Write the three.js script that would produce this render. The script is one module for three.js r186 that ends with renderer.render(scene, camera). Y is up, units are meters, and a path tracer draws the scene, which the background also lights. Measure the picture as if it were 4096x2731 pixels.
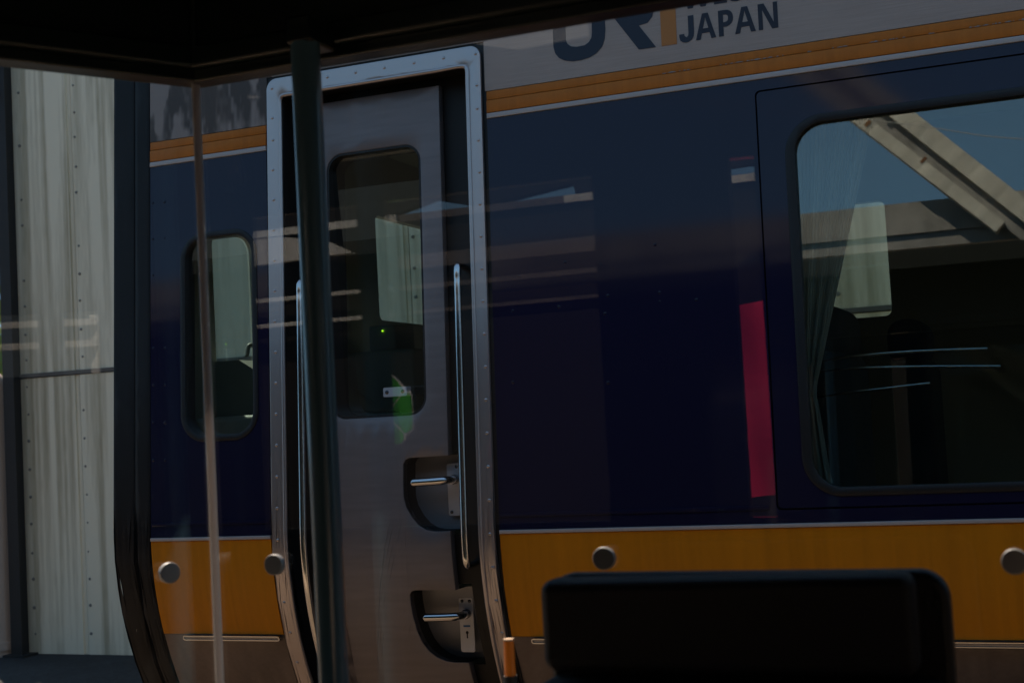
import * as THREE from 'three';
import { mergeGeometries, toCreasedNormals } from 'three/addons/utils/BufferGeometryUtils.js';
import { TessellateModifier } from 'three/addons/modifiers/TessellateModifier.js';
import { RoundedBoxGeometry } from 'three/addons/geometries/RoundedBoxGeometry.js';
import { TextGeometry } from 'three/addons/geometries/TextGeometry.js';
import { FontLoader } from 'three/addons/loaders/FontLoader.js';

// ---------------------------------------------------------------- camera, sky, sun, exposure
// x runs along the rails, y is up (rail top = 0), z points from the blue railcar towards the shelter
const scene = new THREE.Scene();
const EYE = new THREE.Vector3(0, 2.15, 3.6);
const camera = new THREE.PerspectiveCamera(27.88, 1024 / 682, 0.05, 400);
{
  const yaw = 0.38187579, pitch = 0.06047499, roll = 0.05375997;
  camera.position.copy(EYE);
  camera.rotation.order = 'YXZ';
  camera.rotation.set(pitch, yaw, -roll);
  camera.focus = 4.1;
  camera.userData.fStop = 7.5;
}
const SUN_DIR = new THREE.Vector3(-0.62, 1.22, -0.42).normalize();
// clear sky: deeper blue overhead, paler towards the horizon, the same all round
{
  const w = 256, h = 128, d = new Float32Array(w * h * 4), low = [0.155, 0.295, 0.43], high = [0.088, 0.145, 0.25];
  for (let j = 0; j < h; j++) {
    const el = Math.max(0, ((j + 0.5) / h - 0.5) * Math.PI), k = Math.pow(Math.sin(el), 0.55);
    for (let i = 0; i < w; i++) for (let c = 0; c < 4; c++) d[(j * w + i) * 4 + c] = c === 3 ? 1 : low[c] + (high[c] - low[c]) * k;
  }
  const t = new THREE.DataTexture(d, w, h, THREE.RGBAFormat, THREE.FloatType);
  t.mapping = THREE.EquirectangularReflectionMapping; t.magFilter = t.minFilter = THREE.LinearFilter; t.needsUpdate = true;
  scene.background = t; scene.environment = t;
}
const sun = new THREE.DirectionalLight(0xffe9d2, 5.0);
sun.position.copy(SUN_DIR).multiplyScalar(40);
sun.target.position.set(0, 1, 3);
sun.castShadow = true;
sun.shadow.camera.left = -25; sun.shadow.camera.right = 25; sun.shadow.camera.top = 25; sun.shadow.camera.bottom = -25;
sun.shadow.camera.far = 120; sun.shadow.mapSize.set(4096, 4096);
scene.add(sun, sun.target);
const renderer = new THREE.WebGLRenderer({ antialias: true });
renderer.setSize(1024, 682);
renderer.toneMapping = THREE.LinearToneMapping;
renderer.toneMappingExposure = 1.85;
renderer.shadowMap.enabled = true;

// ---------------------------------------------------------------- helpers
let seed = 7;
const rnd = () => { seed = (seed * 1664525 + 1013904223) >>> 0; return seed / 4294967296; };
const rr = (a, b) => a + (b - a) * rnd();
const V = (x, y, z) => new THREE.Vector3(x, y, z);
const used = {};
function numbered(n) { if (!(n in used)) { used[n] = 0; return n; } return n + '_' + String(++used[n]).padStart(3, '0'); }
function tag(o, label, category, group, kind) {
  if (label) o.userData.label = label;
  if (category) o.userData.category = category;
  if (group) o.userData.group = group;
  if (kind) o.userData.kind = kind;
  return o;
}
function thing(name, label, category, at = [0, 0, 0], group) {
  const g = new THREE.Group(); g.name = numbered(name); g.position.set(...at); scene.add(g);
  return tag(g, label, category, group);
}
function mesh(name, geo, mat, parent) {
  const list = Array.isArray(geo) ? geo : [geo];
  const g = list.length > 1 ? mergeGeometries(list.map((q) => { const p = q.index ? q.toNonIndexed() : q; for (const k of Object.keys(p.attributes)) if (!['position', 'normal', 'uv'].includes(k)) p.deleteAttribute(k); return p; })) : list[0];
  const m = new THREE.Mesh(g, mat); m.castShadow = m.receiveShadow = true;
  m.name = parent ? name : numbered(name);
  (parent || scene).add(m);
  return m;
}
// uv in metres from the two widest directions of every face
function metricUV(g) {
  if (g.index) g = g.toNonIndexed();
  const p = g.attributes.position, uv = new Float32Array(p.count * 2), a = V(), b = V(), c = V();
  for (let i = 0; i < p.count; i += 3) {
    a.fromBufferAttribute(p, i); b.fromBufferAttribute(p, i + 1); c.fromBufferAttribute(p, i + 2);
    const n = b.clone().sub(a).cross(c.clone().sub(a)), ax = Math.abs(n.x), ay = Math.abs(n.y), az = Math.abs(n.z);
    [a, b, c].forEach((q, k) => {
      const [u, v] = az >= ax && az >= ay ? [q.x, q.y] : ay >= ax ? [q.x, q.z] : [q.z, q.y];
      uv[(i + k) * 2] = u; uv[(i + k) * 2 + 1] = v;
    });
  }
  g.setAttribute('uv', new THREE.BufferAttribute(uv, 2));
  return g;
}
function box(x0, x1, y0, y1, z0, z1, r = 0) {
  const w = x1 - x0, h = y1 - y0, d = z1 - z0;
  const g = r ? new RoundedBoxGeometry(w, h, d, 2, Math.min(r, w / 2.01, h / 2.01, d / 2.01)) : new THREE.BoxGeometry(w, h, d);
  const n = g.index ? g.toNonIndexed() : g;
  n.translate((x0 + x1) / 2, (y0 + y1) / 2, (z0 + z1) / 2);
  return metricUV(n);
}
function cyl(r, h, at, axis = 'y', seg = 20, r2 = r) {
  const g = new THREE.CylinderGeometry(r2, r, h, seg).toNonIndexed();
  if (axis === 'z') g.rotateX(Math.PI / 2); if (axis === 'x') g.rotateZ(-Math.PI / 2);
  g.translate(...at); return g;
}
function tube(points, r, seg = 40, rad = 12) {
  return new THREE.TubeGeometry(new THREE.CatmullRomCurve3(points, false, 'centripetal'), seg, r, rad, false).toNonIndexed();
}
function roundRect(x0, x1, y0, y1, r, Path = THREE.Shape) {
  const s = new Path();
  s.moveTo(x0 + r, y0); s.lineTo(x1 - r, y0); s.absarc(x1 - r, y0 + r, r, -Math.PI / 2, 0);
  s.lineTo(x1, y1 - r); s.absarc(x1 - r, y1 - r, r, 0, Math.PI / 2);
  s.lineTo(x0 + r, y1); s.absarc(x0 + r, y1 - r, r, Math.PI / 2, Math.PI);
  s.lineTo(x0, y0 + r); s.absarc(x0 + r, y0 + r, r, Math.PI, Math.PI * 1.5);
  return s;
}
const poly = (pts, Path = THREE.Shape) => { const s = new Path(); pts.forEach(([x, y], i) => (i ? s.lineTo(x, y) : s.moveTo(x, y))); s.closePath(); return s; };
const rect = (x0, x1, y0, y1, Path) => poly([[x0, y0], [x1, y0], [x1, y1], [x0, y1]], Path);
function withHoles(s, ...h) { s.holes.push(...h); return s; }

// the railcar's side profile: leans in above the belt, tucks under below it
function prof(y) {
  if (y >= 1.85) return -0.058 * (y - 1.95);
  if (y >= 1.35) return 0.0058 - 0.55 * (1.85 - y) ** 2;
  return 0.0058 - 0.1375 - 0.55 * (1.35 - y);
}
function bendMap(g) {
  const p = g.attributes.position;
  for (let i = 0; i < p.count; i++) p.setZ(i, p.getZ(i) + prof(p.getY(i)));
  return g;
}
// a plate cut to a shape in side view, bent to the body side; its outer face stands `off` outside the profile
function bent(shape, off, depth, { bevel = 0, crease = 0.5, fine = 0.07, curve = 10 } = {}) {
  let g = new THREE.ExtrudeGeometry(shape, { depth: depth - 2 * bevel, bevelEnabled: bevel > 0, bevelThickness: bevel, bevelSize: bevel, bevelOffset: -bevel, bevelSegments: 2, curveSegments: curve });
  g.translate(0, 0, off - depth + bevel);
  g = g.index ? g.toNonIndexed() : g;
  g.computeBoundingBox();
  if (g.boundingBox.min.y < 1.84 && g.boundingBox.max.y - g.boundingBox.min.y > 0.03) g = new TessellateModifier(fine, 7).modify(g);
  g.deleteAttribute('normal'); g.deleteAttribute('uv');
  g = metricUV(g); bendMap(g);
  return toCreasedNormals(g, crease);
}
const onSide = (x, y, off) => V(x, y, prof(y) + off);

// ---------------------------------------------------------------- textures (what surfaces are made of)
function lattice(n, s) { const a = new Float32Array(n * n); let q = s; for (let i = 0; i < n * n; i++) { q = (q * 1664525 + 1013904223) >>> 0; a[i] = q / 4294967296; } return a; }
function noiseTex(size, octaves, map, srgb, fine) {   // fine: float heights, so that gentle swells have no steps
  const L = octaves.map(([cx, cy, w], k) => [cx, cy, w, lattice(256, 11 + k * 97)]), d = fine ? new Float32Array(size * size * 4) : new Uint8Array(size * size * 4), top = fine ? 1 : 255;
  for (let j = 0; j < size; j++) for (let i = 0; i < size; i++) {
    let v = 0, t = 0; const each = [];
    for (const [cx, cy, w, a] of L) {
      const x = (i / size) * cx, y = (j / size) * cy, x0 = Math.floor(x), y0 = Math.floor(y), fx = x - x0, fy = y - y0, sx = fx * fx * (3 - 2 * fx), sy = fy * fy * (3 - 2 * fy);
      const at = (p, q) => a[((q % cy) & 255) * 256 + ((p % cx) & 255)];
      const n = (at(x0, y0) * (1 - sx) + at(x0 + 1, y0) * sx) * (1 - sy) + (at(x0, y0 + 1) * (1 - sx) + at(x0 + 1, y0 + 1) * sx) * sy;
      v += n * w; t += w; each.push(n);
    }
    const c = map(v / t, each); for (let k = 0; k < 3; k++) d[(j * size + i) * 4 + k] = Math.max(0, Math.min(top, c[k] * top)); d[(j * size + i) * 4 + 3] = top;
  }
  const tx = fine ? new THREE.DataTexture(d, size, size, THREE.RGBAFormat, THREE.FloatType) : new THREE.DataTexture(d, size, size);
  tx.wrapS = tx.wrapT = THREE.RepeatWrapping; tx.magFilter = THREE.LinearFilter; tx.minFilter = THREE.LinearMipmapLinearFilter; tx.generateMipmaps = true;
  if (srgb) tx.colorSpace = THREE.SRGBColorSpace; tx.needsUpdate = true; return tx;
}
const g3 = (v) => [v, v, v];
const rep = (t, x, y) => { const c = t.clone(); c.repeat.set(x, y); c.needsUpdate = true; return c; };
const T = {
  brushed: noiseTex(512, [[8, 200, 1], [16, 250, 1], [5, 7, 0.8]], (v) => g3(0.86 + 0.12 * (v - 0.5)), true),
  brushedRough: noiseTex(512, [[6, 180, 1], [9, 250, 0.8], [4, 5, 1]], (v) => g3(0.75 + 0.5 * (v - 0.5))),
  wavy: noiseTex(256, [[3, 4, 1], [7, 9, 0.35], [23, 29, 0.04]], (v) => g3(v), false, true),
  swell: noiseTex(256, [[3, 4, 1], [6, 8, 0.25]], (v) => g3(v), false, true),
  grain: noiseTex(256, [[40, 40, 1], [120, 120, 1], [6, 6, 0.6]], (v) => g3(v)),
  grime: noiseTex(512, [[5, 3, 1], [23, 6, 0.9], [60, 9, 0.5], [150, 120, 0.3]], (v) => g3(0.86 + 0.42 * (v - 0.5)), true),
  // rain-washed dirt on the white boards: narrow vertical runs with soft blotches
  runs: noiseTex(1024, [[38, 3, 0.8], [95, 5, 0.7], [9, 2, 0.5], [200, 60, 0.25], [5, 5, 0.5]], (v, e) => { const k = Math.pow(Math.max(0, v - 0.4), 1.1) * 2.2; return [0.97 - k * 0.36, 0.965 - k * 0.38, 0.93 - k * 0.42]; }, true),
  blotch: noiseTex(512, [[7, 3, 1], [19, 6, 0.7], [60, 40, 0.25]], (v) => { const k = Math.min(1, Math.max(0, (v - 0.44) * 9)); return g3(0.55 + 0.42 * k); }, true),
  streak: noiseTex(1024, [[70, 3, 1], [160, 5, 0.8], [14, 3, 0.7], [200, 180, 0.35]], (v) => g3(0.92 + 0.16 * (v - 0.5)), true),
  stone: noiseTex(512, [[30, 30, 0.6], [110, 110, 1], [250, 250, 1], [5, 5, 0.6]], (v) => g3(0.55 + 0.9 * (v - 0.5)), true),
  leather: noiseTex(256, [[60, 60, 1], [110, 110, 0.8]], (v) => g3(v)),
};
const std = (o) => new THREE.MeshPhysicalMaterial(o);
const lin = (r, g, b) => new THREE.Color().setRGB(r, g, b);
const M = {
  navy: std({ color: lin(0.0135, 0.0135, 0.041), roughness: 0.5, specularIntensity: 0, clearcoat: 0.75, clearcoatRoughness: 0.06, bumpMap: rep(T.wavy, 1.3, 1.3), bumpScale: 0.0034 }),
  yellow: std({ color: lin(0.78, 0.28, 0.004), map: rep(T.streak, 0.7, 0.5), roughness: 0.45, specularIntensity: 0.5 }),
  orange: std({ color: lin(0.64, 0.2, 0.025), map: rep(T.streak, 1.1, 0.8), roughness: 0.5, specularIntensity: 0.5 }),
  logoOrange: std({ color: lin(0.5, 0.19, 0.04), roughness: 0.5 }),
  logoNavy: std({ color: lin(0.012, 0.016, 0.035), roughness: 0.4 }),
  silver: std({ color: lin(0.6, 0.455, 0.385), map: rep(T.brushed, 1.4, 3), roughness: 0.6, roughnessMap: rep(T.brushedRough, 1.4, 3), metalness: 0.2 }),
  blotchedSilver: std({ color: lin(0.34, 0.28, 0.25), map: rep(T.blotch, 1.6, 0.9), roughness: 0.6, metalness: 0.2 }),  // darker, blotched version of the silver for the left upper panel
  door: std({ color: lin(0.325, 0.292, 0.3), map: rep(T.brushed, 0.9, 0.5), roughness: 0.45, metalness: 0.35 }),
  skirt: std({ color: lin(0.24, 0.2, 0.19), map: rep(T.grime, 0.8, 1.5), roughness: 0.4, metalness: 0.55 }),
  frame: std({ color: lin(0.56, 0.5, 0.49), roughness: 0.3, metalness: 0.75 }),
  chrome: std({ color: lin(0.72, 0.72, 0.73), roughness: 0.14, metalness: 1 }),
  trim: std({ color: lin(0.5, 0.45, 0.43), roughness: 0.55, metalness: 0.15 }),
  plate: std({ color: lin(0.62, 0.62, 0.66), roughness: 0.38, metalness: 0.5, bumpMap: rep(T.grain, 12, 12), bumpScale: 0.0003 }),
  recess: std({ color: lin(0.3, 0.3, 0.32), roughness: 0.45, metalness: 0.4 }),
  black: std({ color: lin(0.008, 0.008, 0.008), roughness: 0.55 }),
  rubber: std({ color: lin(0.009, 0.009, 0.01), roughness: 0.5 }),
  endBlack: std({ color: lin(0.016, 0.018, 0.021), map: rep(T.grime, 1, 0.7), roughness: 0.5, specularIntensity: 0.6 }),
  flake: std({ color: lin(0.3, 0.29, 0.29), roughness: 0.6 }),
  screw: std({ color: lin(0.12, 0.12, 0.13), roughness: 0.25, metalness: 0.9 }),
  blueLabel: std({ color: lin(0.03, 0.12, 0.3), roughness: 0.5 }),
  trainGlass: std({ color: lin(0.8, 0.89, 0.88), transmission: 1, thickness: 0, roughness: 0.0, ior: 2.05 }),
  pane: std({ color: lin(0.96, 0.98, 0.97), transmission: 1, thickness: 0, roughness: 0.0, ior: 1.5 }),
  cabin: std({ color: lin(0.42, 0.4, 0.34), roughness: 0.7 }),
  cabinGrey: std({ color: lin(0.2, 0.21, 0.19), roughness: 0.6 }),
  lino: std({ color: lin(0.16, 0.15, 0.13), roughness: 0.6 }),
  curtain: std({ color: lin(0.62, 0.57, 0.5), roughness: 0.95, transmission: 0.35, thickness: 0, side: THREE.DoubleSide }),
  trainSeat: std({ color: lin(0.07, 0.06, 0.055), roughness: 0.9 }),
  board: std({ color: lin(0.86, 0.78, 0.65), map: rep(T.runs, 0.42, 0.16), roughness: 0.6, bumpMap: rep(T.wavy, 0.8, 0.4), bumpScale: 0.004 }),
  boardJoint: std({ color: lin(0.12, 0.11, 0.1), roughness: 0.9 }),
  bolt: std({ color: lin(0.2, 0.19, 0.17), roughness: 0.7 }),
  post: std({ color: lin(0.012, 0.012, 0.013), roughness: 0.6 }),
  pipe: std({ color: lin(0.42, 0.34, 0.29), roughness: 0.6 }),
  boxWhite: std({ color: lin(0.75, 0.74, 0.76), roughness: 0.5 }),
  asphalt: std({ color: lin(0.06, 0.06, 0.064), map: rep(T.stone, 0.9, 0.9), roughness: 0.92, bumpMap: rep(T.grain, 3, 3), bumpScale: 0.004 }),
  ballast: std({ color: lin(0.3, 0.2, 0.13), map: rep(T.stone, 0.6, 0.6), roughness: 0.95, bumpMap: rep(T.stone, 0.6, 0.6), bumpScale: 0.03 }),
  concrete: std({ color: lin(0.36, 0.27, 0.19), map: rep(T.grime, 0.3, 0.3), roughness: 0.85 }),
  teal: std({ color: lin(0.007, 0.017, 0.018), roughness: 0.3, clearcoat: 0.5, clearcoatRoughness: 0.22, bumpMap: rep(T.wavy, 3, 14), bumpScale: 0.001 }),
  roofing: std({ color: lin(0.02, 0.022, 0.022), roughness: 0.95, specularIntensity: 0.15 }),
  polePaint: std({ color: lin(0.085, 0.18, 0.24), roughness: 0.3, clearcoat: 0.7, clearcoatRoughness: 0.12 }),
  seal: std({ color: lin(0.62, 0.58, 0.57), roughness: 0.9, transmission: 0.35, thickness: 0 }),
  clamp: std({ color: lin(0.4, 0.4, 0.42), roughness: 0.5, metalness: 0.4 }),
  leather: std({ color: lin(0.009, 0.009, 0.011), roughness: 0.4, specularIntensity: 0.9, bumpMap: rep(T.leather, 8, 8), bumpScale: 0.0006 }),
  grip: std({ color: lin(0.85, 0.22, 0.015), roughness: 0.4 }),
  gripCap: std({ color: lin(0.6, 0.42, 0.3), roughness: 0.5 }),
  whitePaint: std({ color: lin(0.76, 0.75, 0.7), map: rep(T.grime, 0.5, 0.5), roughness: 0.55 }),
  rusty: std({ color: lin(0.86, 0.81, 0.68), map: rep(T.grime, 0.9, 0.9), roughness: 0.6 }),
  rust: std({ color: lin(0.22, 0.09, 0.03), roughness: 0.9 }),
  canopy: std({ color: lin(0.4, 0.38, 0.35), map: rep(T.grime, 0.3, 0.5), roughness: 0.7 }),
  stationDark: std({ color: lin(0.014, 0.012, 0.011), specularIntensity: 0.2, roughness: 0.8 }),
  ledge: std({ color: lin(0.12, 0.1, 0.095), map: rep(T.grime, 0.4, 0.9), roughness: 0.7 }),
  backdrop: std({ color: lin(0.035, 0.05, 0.06), roughness: 0.8 }),
  magenta: std({ color: lin(0.7, 0.012, 0.09), roughness: 0.6 }),
  green: std({ color: lin(0.05, 0.42, 0.03), roughness: 0.5 }),
  signWhite: std({ color: lin(0.72, 0.68, 0.68), roughness: 0.5 }),
  leaf: std({ color: lin(0.16, 0.22, 0.03), roughness: 0.7, side: THREE.DoubleSide, transmission: 0.3, thickness: 0 }),
  bark: std({ color: lin(0.08, 0.06, 0.045), roughness: 0.9 }),
  led: std({ color: lin(0.3, 0.5, 0), emissive: lin(0.45, 1, 0.02), emissiveIntensity: 2 }),
};

// ---------------------------------------------------------------- ground, platforms
{
  const g = mesh('ground', box(-120, 120, -0.6, -0.2, -120, 120), M.ballast); tag(g, 'brown stone ballast under the tracks', 'ground', null, 'structure');
  const far = mesh('far_platform', box(-60, 60, -0.195, 0.575, -60, -3.05), M.asphalt); tag(far, 'dark asphalt platform at the foot of the white wall', 'platform', null, 'structure');
  const near = mesh('shelter_platform', box(-60, 60, -0.195, 0.9, 1.75, 60), M.concrete); tag(near, 'pale concrete platform under the shelter', 'platform', null, 'structure');
}

// ---------------------------------------------------------------- white board wall, post, pipe, box, tree (beyond the railcar)
{
  const W = thing('panel_wall', 'tall weathered white wall of bolted boards behind the railcar', 'wall', [0, 0, -5]);
  mesh('backing', box(-7.63, 4.6, 0.577, 5.45, -0.16, -0.04), M.boardJoint, W);
  const bolt = new THREE.CylinderGeometry(0.013, 0.016, 0.012, 10); bolt.rotateX(Math.PI / 2);
  const seams = [-7.645, -7.06]; while (seams[seams.length - 1] < 4.5) seams.push(seams[seams.length - 1] + 0.575);
  for (let i = 0; i + 1 < seams.length; i++) for (const [y0, y1, lift] of [[0.58, 2.715, 0.006], [2.745, 5.45, 0]]) {
    const x0 = seams[i] + 0.004, x1 = seams[i + 1] - 0.004, sh = rr(-0.003, 0.003);
    // a shallow tray: folded edges, raised middle, slight dish
    const s = new THREE.Shape(); s.moveTo(x0, -0.04); s.lineTo(x0, 0.012); s.lineTo(x0 + 0.02, 0.02 + sh); s.quadraticCurveTo((x0 + x1) / 2, 0.013 + sh, x1 - 0.035, 0.02 + sh); s.lineTo(x1 - 0.03, 0.006); s.lineTo(x1, 0.006); s.lineTo(x1, -0.04);
    let g = new THREE.ExtrudeGeometry(s, { depth: y1 - y0, bevelEnabled: false, curveSegments: 8 });
    g.rotateX(-Math.PI / 2); g.scale(1, 1, -1); g.translate(0, y0, lift);
    const ix = g.index; g = g.toNonIndexed();
    { const p = g.attributes.position; for (let k = 0; k < p.count; k += 3) { const t = [p.getX(k + 1), p.getY(k + 1), p.getZ(k + 1)]; p.setXYZ(k + 1, p.getX(k + 2), p.getY(k + 2), p.getZ(k + 2)); p.setXYZ(k + 2, ...t); } }
    g.deleteAttribute('normal'); g.deleteAttribute('uv'); g = toCreasedNormals(metricUV(g), 0.5);
    mesh('board', g, M.board, W);
  }
  mesh('joint_flashing', box(-7.63, 4.5, 2.722, 2.752, 0.0, 0.034), M.boardJoint, W);
  for (let i = 0; i < seams.length - 1; i++) {
    const near = i < 3;
    for (let y = 0.73; y < 5.4; y += 0.2125) {
      if (!near && (y < 2.8 || y > 3.7)) continue;
      if (Math.abs(y - 2.74) < 0.05) continue;
      if (rnd() < 0.12) continue;
      const m = new THREE.Mesh(bolt, M.bolt); m.name = 'bolt'; m.scale.setScalar(rr(0.55, 0.95)); m.castShadow = true; m.position.set(seams[i] + (i ? 0.042 : 0.085) + rr(-0.004, 0.004), y + rr(-0.012, 0.012), 0.024); W.add(m);
    }
  }
  const P = thing('steel_post', 'dark steel post at the open end of the white wall', 'post', [-7.637, 0.575, -4.93]);
  mesh('web', box(-0.012, 0.012, 0, 4.9, -0.06, 0.06), M.post, P);
  mesh('flange', box(-0.055, 0.05, 0, 4.9, 0.06, 0.075), M.post, P);
  mesh('flange', box(-0.055, 0.05, 0, 4.9, -0.075, -0.06), M.post, P);
  mesh('base_plate', box(-0.1, 0.1, 0, 0.018, -0.12, 0.12), M.post, P);
  const Q = thing('drain_pipe', 'beige drain pipe standing next to the dark steel post', 'pipe', [-7.875, 0.575, -4.9]);
  mesh('shaft', tube([V(0, 2.1, 0), V(0, 1.2, 0), V(0.004, 0.3, 0), V(0.006, 0.0, 0)], 0.13, 24, 20), M.pipe, Q);
  mesh('collar', cyl(0.145, 0.06, [0.006, 0.08, 0]), M.pipe, Q);
  mesh('cap', new THREE.SphereGeometry(0.13, 20, 10, 0, Math.PI * 2, 0, Math.PI / 2).toNonIndexed().translate(0, 2.1, 0), M.pipe, Q);
  const B = thing('junction_box', 'small white box bracketed to the post at the top edge', 'box', [-7.72, 4.75, -4.9]);
  mesh('housing', box(-0.12, 0.045, 0.22, 0.46, 0, 0.1, 0.01), M.boxWhite, B);
  mesh('lid', box(-0.14, 0.06, 0.46, 0.475, -0.01, 0.12), M.post, B);
  mesh('conduit', box(-0.1, -0.01, -0.05, 0.22, 0.02, 0.09, 0.01), M.boxWhite, B);
  mesh('clip', box(0.0, 0.05, 0.19, 0.22, 0.02, 0.1), M.rust, B);
  // a leafy tree in the sun past the end of the wall
  const tr = thing('broadleaf_tree', 'sunlit green tree showing past the end of the white wall', 'tree', [-12.1, 0.575, -9.5]);
  mesh('trunk', tube([V(-0.3, 0, 0), V(-0.2, 0.9, 0.05), V(-0.35, 1.8, 0), V(-0.15, 2.9, 0.1)], 0.12, 20, 10), M.bark, tr);
  const parts = [], q = new THREE.Quaternion(), e = new THREE.Euler();
  for (let i = 0; i < 5200; i++) {
    const a = rr(0, 6.283), h = rr(-1, 1), rad = Math.cbrt(rnd()), w = Math.sqrt(1 - h * h), lump = 1 + 0.22 * Math.sin(a * 3 + h * 5);
    const s = rr(0.05, 0.11), lf = new THREE.PlaneGeometry(s, s * 1.7, 1, 1).toNonIndexed();
    lf.applyQuaternion(q.setFromEuler(e.set(rr(-1.2, 1.2), rr(0, 6.28), rr(-1, 1))));
    lf.translate(Math.cos(a) * w * rad * 2.1 * lump, 1.75 + h * rad * 1.7 * lump, Math.sin(a) * w * rad * 2.1 * lump);
    parts.push(lf);
  }
  mesh('crown', parts, M.leaf, tr);
}

// ---------------------------------------------------------------- the blue railcar
for (const o of scene.children) if (o.name === 'panel_wall') o.userData.kind = 'thing';
const CAR = thing('railcar', 'blue and silver diesel railcar with yellow stripes and a grey crew door', 'train');
const X0 = -2.846, XE = 6.0, DL = -2.262, DR = -1.512;   // front end, back end, body edges left and right of the crew door
{
  // skins
  mesh('upper_panel', bent(poly([[-2.24, 3.276], [-1.516, 3.276], [-1.516, 3.126], [XE, 3.126], [XE, 3.62], [-2.24, 3.62]]), 0, 0.03), M.silver, CAR);
  mesh('upper_panel', bent(poly([[-2.7, 3.126], [-2.258, 3.126], [-2.258, 3.276], [-2.244, 3.276], [-2.244, 3.62], [-2.7, 3.62]]), 0, 0.03), M.blotchedSilver, CAR);
  for (const [a, b] of [[-2.7, DL], [DR, XE]]) {
    mesh('orange_stripe', bent(rect(a, b, 3.0985, 3.1245), 0.0, 0.03, { bevel: 0.0015 }), M.orange, CAR);
    mesh('orange_stripe', bent(rect(a, b, 3.0605, 3.097), 0.0025, 0.03, { bevel: 0.0015 }), M.orange, CAR);
    mesh('silver_strip', bent(rect(a, b, 3.0435, 3.0585), 0.004, 0.03, { bevel: 0.002 }), M.trim, CAR);
    mesh('pale_strip', bent(rect(a, b, 1.846, 1.8565), 0.005, 0.03, { bevel: 0.002 }), M.trim, CAR);
    mesh('yellow_band', bent(rect(a, b, 1.5525, 1.8445), 0, 0.03), M.yellow, CAR);
    mesh('lower_panel', bent(rect(a, b, 0.95, 1.551), -0.002, 0.03), M.skirt, CAR);
  }
  mesh('blue_panel', bent(withHoles(rect(-2.7, DL, 1.858, 3.042), roundRect(-2.582, -2.303, 2.152, 2.806, 0.085, THREE.Path)), 0, 0.03), M.navy, CAR);
  mesh('blue_panel', bent(poly([[DR, 1.858], [XE, 1.858], [XE, 3.042], [DR, 3.042]]), 0, 0.03), M.navy, CAR).geometry = bent(withHoles(rect(DR, XE, 1.858, 3.042), roundRect(-0.726, 1.53, 1.891, 3.013, 0.014, THREE.Path)), 0, 0.03);
  mesh('window_panel', bent(withHoles(roundRect(-0.7215, 1.5255, 1.8955, 3.0085, 0.012), roundRect(-0.65, 1.45, 1.925, 2.925, 0.1, THREE.Path)), 0.0, 0.028), M.navy, CAR);
  mesh('panel_backing', bent(withHoles(rect(-0.76, 1.56, 1.88, 3.03), rect(-0.68, 1.48, 1.91, 2.95, THREE.Path)), -0.031, 0.01), M.black, CAR);
  // raised bead that runs along the foot of the blue panel
  mesh('bead', bent(roundRect(DR + 0.002, -0.745, 1.892, 1.906, 0.004), 0.004, 0.006, { bevel: 0.002 }), M.navy, CAR);
  mesh('bead', bent(roundRect(-2.695, DL - 0.002, 1.892, 1.906, 0.004), 0.004, 0.006, { bevel: 0.002 }), M.navy, CAR);
  // spot-weld dimples in the blue skin, each a shallow pressed dome
  const dim = new THREE.SphereGeometry(0.011, 12, 6, 0, Math.PI * 2, 0, 0.5).rotateX(Math.PI / 2);
  const dims = []; for (let x = -1.44; x < -0.8; x += 0.135) for (const y of [2.28, 2.47, 2.6, 2.45]) dims.push([x + rr(-0.02, 0.02), y + rr(-0.03, 0.03)]);
  for (let y = 1.98; y < 3.0; y += 0.118) dims.push([-2.645, y], [-2.69, y + 0.002]);
  for (const [x, y] of dims) { const m = new THREE.Mesh(dim, M.navy); m.name = 'weld_dimple'; m.position.copy(onSide(x, y, -0.0091)); m.scale.setScalar(rr(0.85, 1.0)); CAR.add(m); }
  // flaked paint along the lap joint of the orange stripe
  const chips = [];
  for (let x = -0.98; x < 1.4; x += rnd() < 0.2 ? rr(0.04, 0.09) : rr(0.001, 0.012)) {
    const L = rr(0.006, 0.03) * (rnd() < 0.6 ? 0.4 : 1), n = 7, top = [], bot = [];
    for (let k = 0; k <= n; k++) { const t = k / n, w = Math.sin(Math.PI * t); top.push([x + L * t, 3.0985 + w * rr(0.0004, 0.0032)]); bot.unshift([x + L * t, 3.0985 - w * rr(0.0002, 0.0012) - 0.0002]); }
    chips.push(bent(poly([...top, ...bot]), 0.0038, 0.001)); x += L * 0.8;
  }
  mesh('paint_flakes', chips, M.flake, CAR);
  // bright trim rail with rounded ends
  for (const [a, b] of [[-2.622, -2.27], [-1.45, XE - 0.1]]) {
    const mid = 1.5405;
    mesh('trim_rail', bent(withHoles(roundRect(a, b, mid - 0.0085, mid + 0.0085, 0.0084), roundRect(a + 0.005, b - 0.005, mid - 0.0035, mid + 0.0035, 0.0034, THREE.Path)), 0.016, 0.018, { bevel: 0.0022, fine: 0.2 }), M.chrome, CAR);
    mesh('trim_insert', bent(roundRect(a + 0.005, b - 0.005, mid - 0.0036, mid + 0.0036, 0.0035), 0.011, 0.01, { fine: 0.2 }), M.trim, CAR);
  }
  // black front-end skin in two leaves with a seam
  mesh('end_skin', bent(rect(X0, -2.763, 0.95, 3.62), -0.001, 0.03, { bevel: 0.003 }), M.endBlack, CAR);
  mesh('end_skin', bent(rect(-2.7605, -2.7025, 0.95, 3.62), 0.0, 0.03, { bevel: 0.003 }), M.endBlack, CAR);
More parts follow.
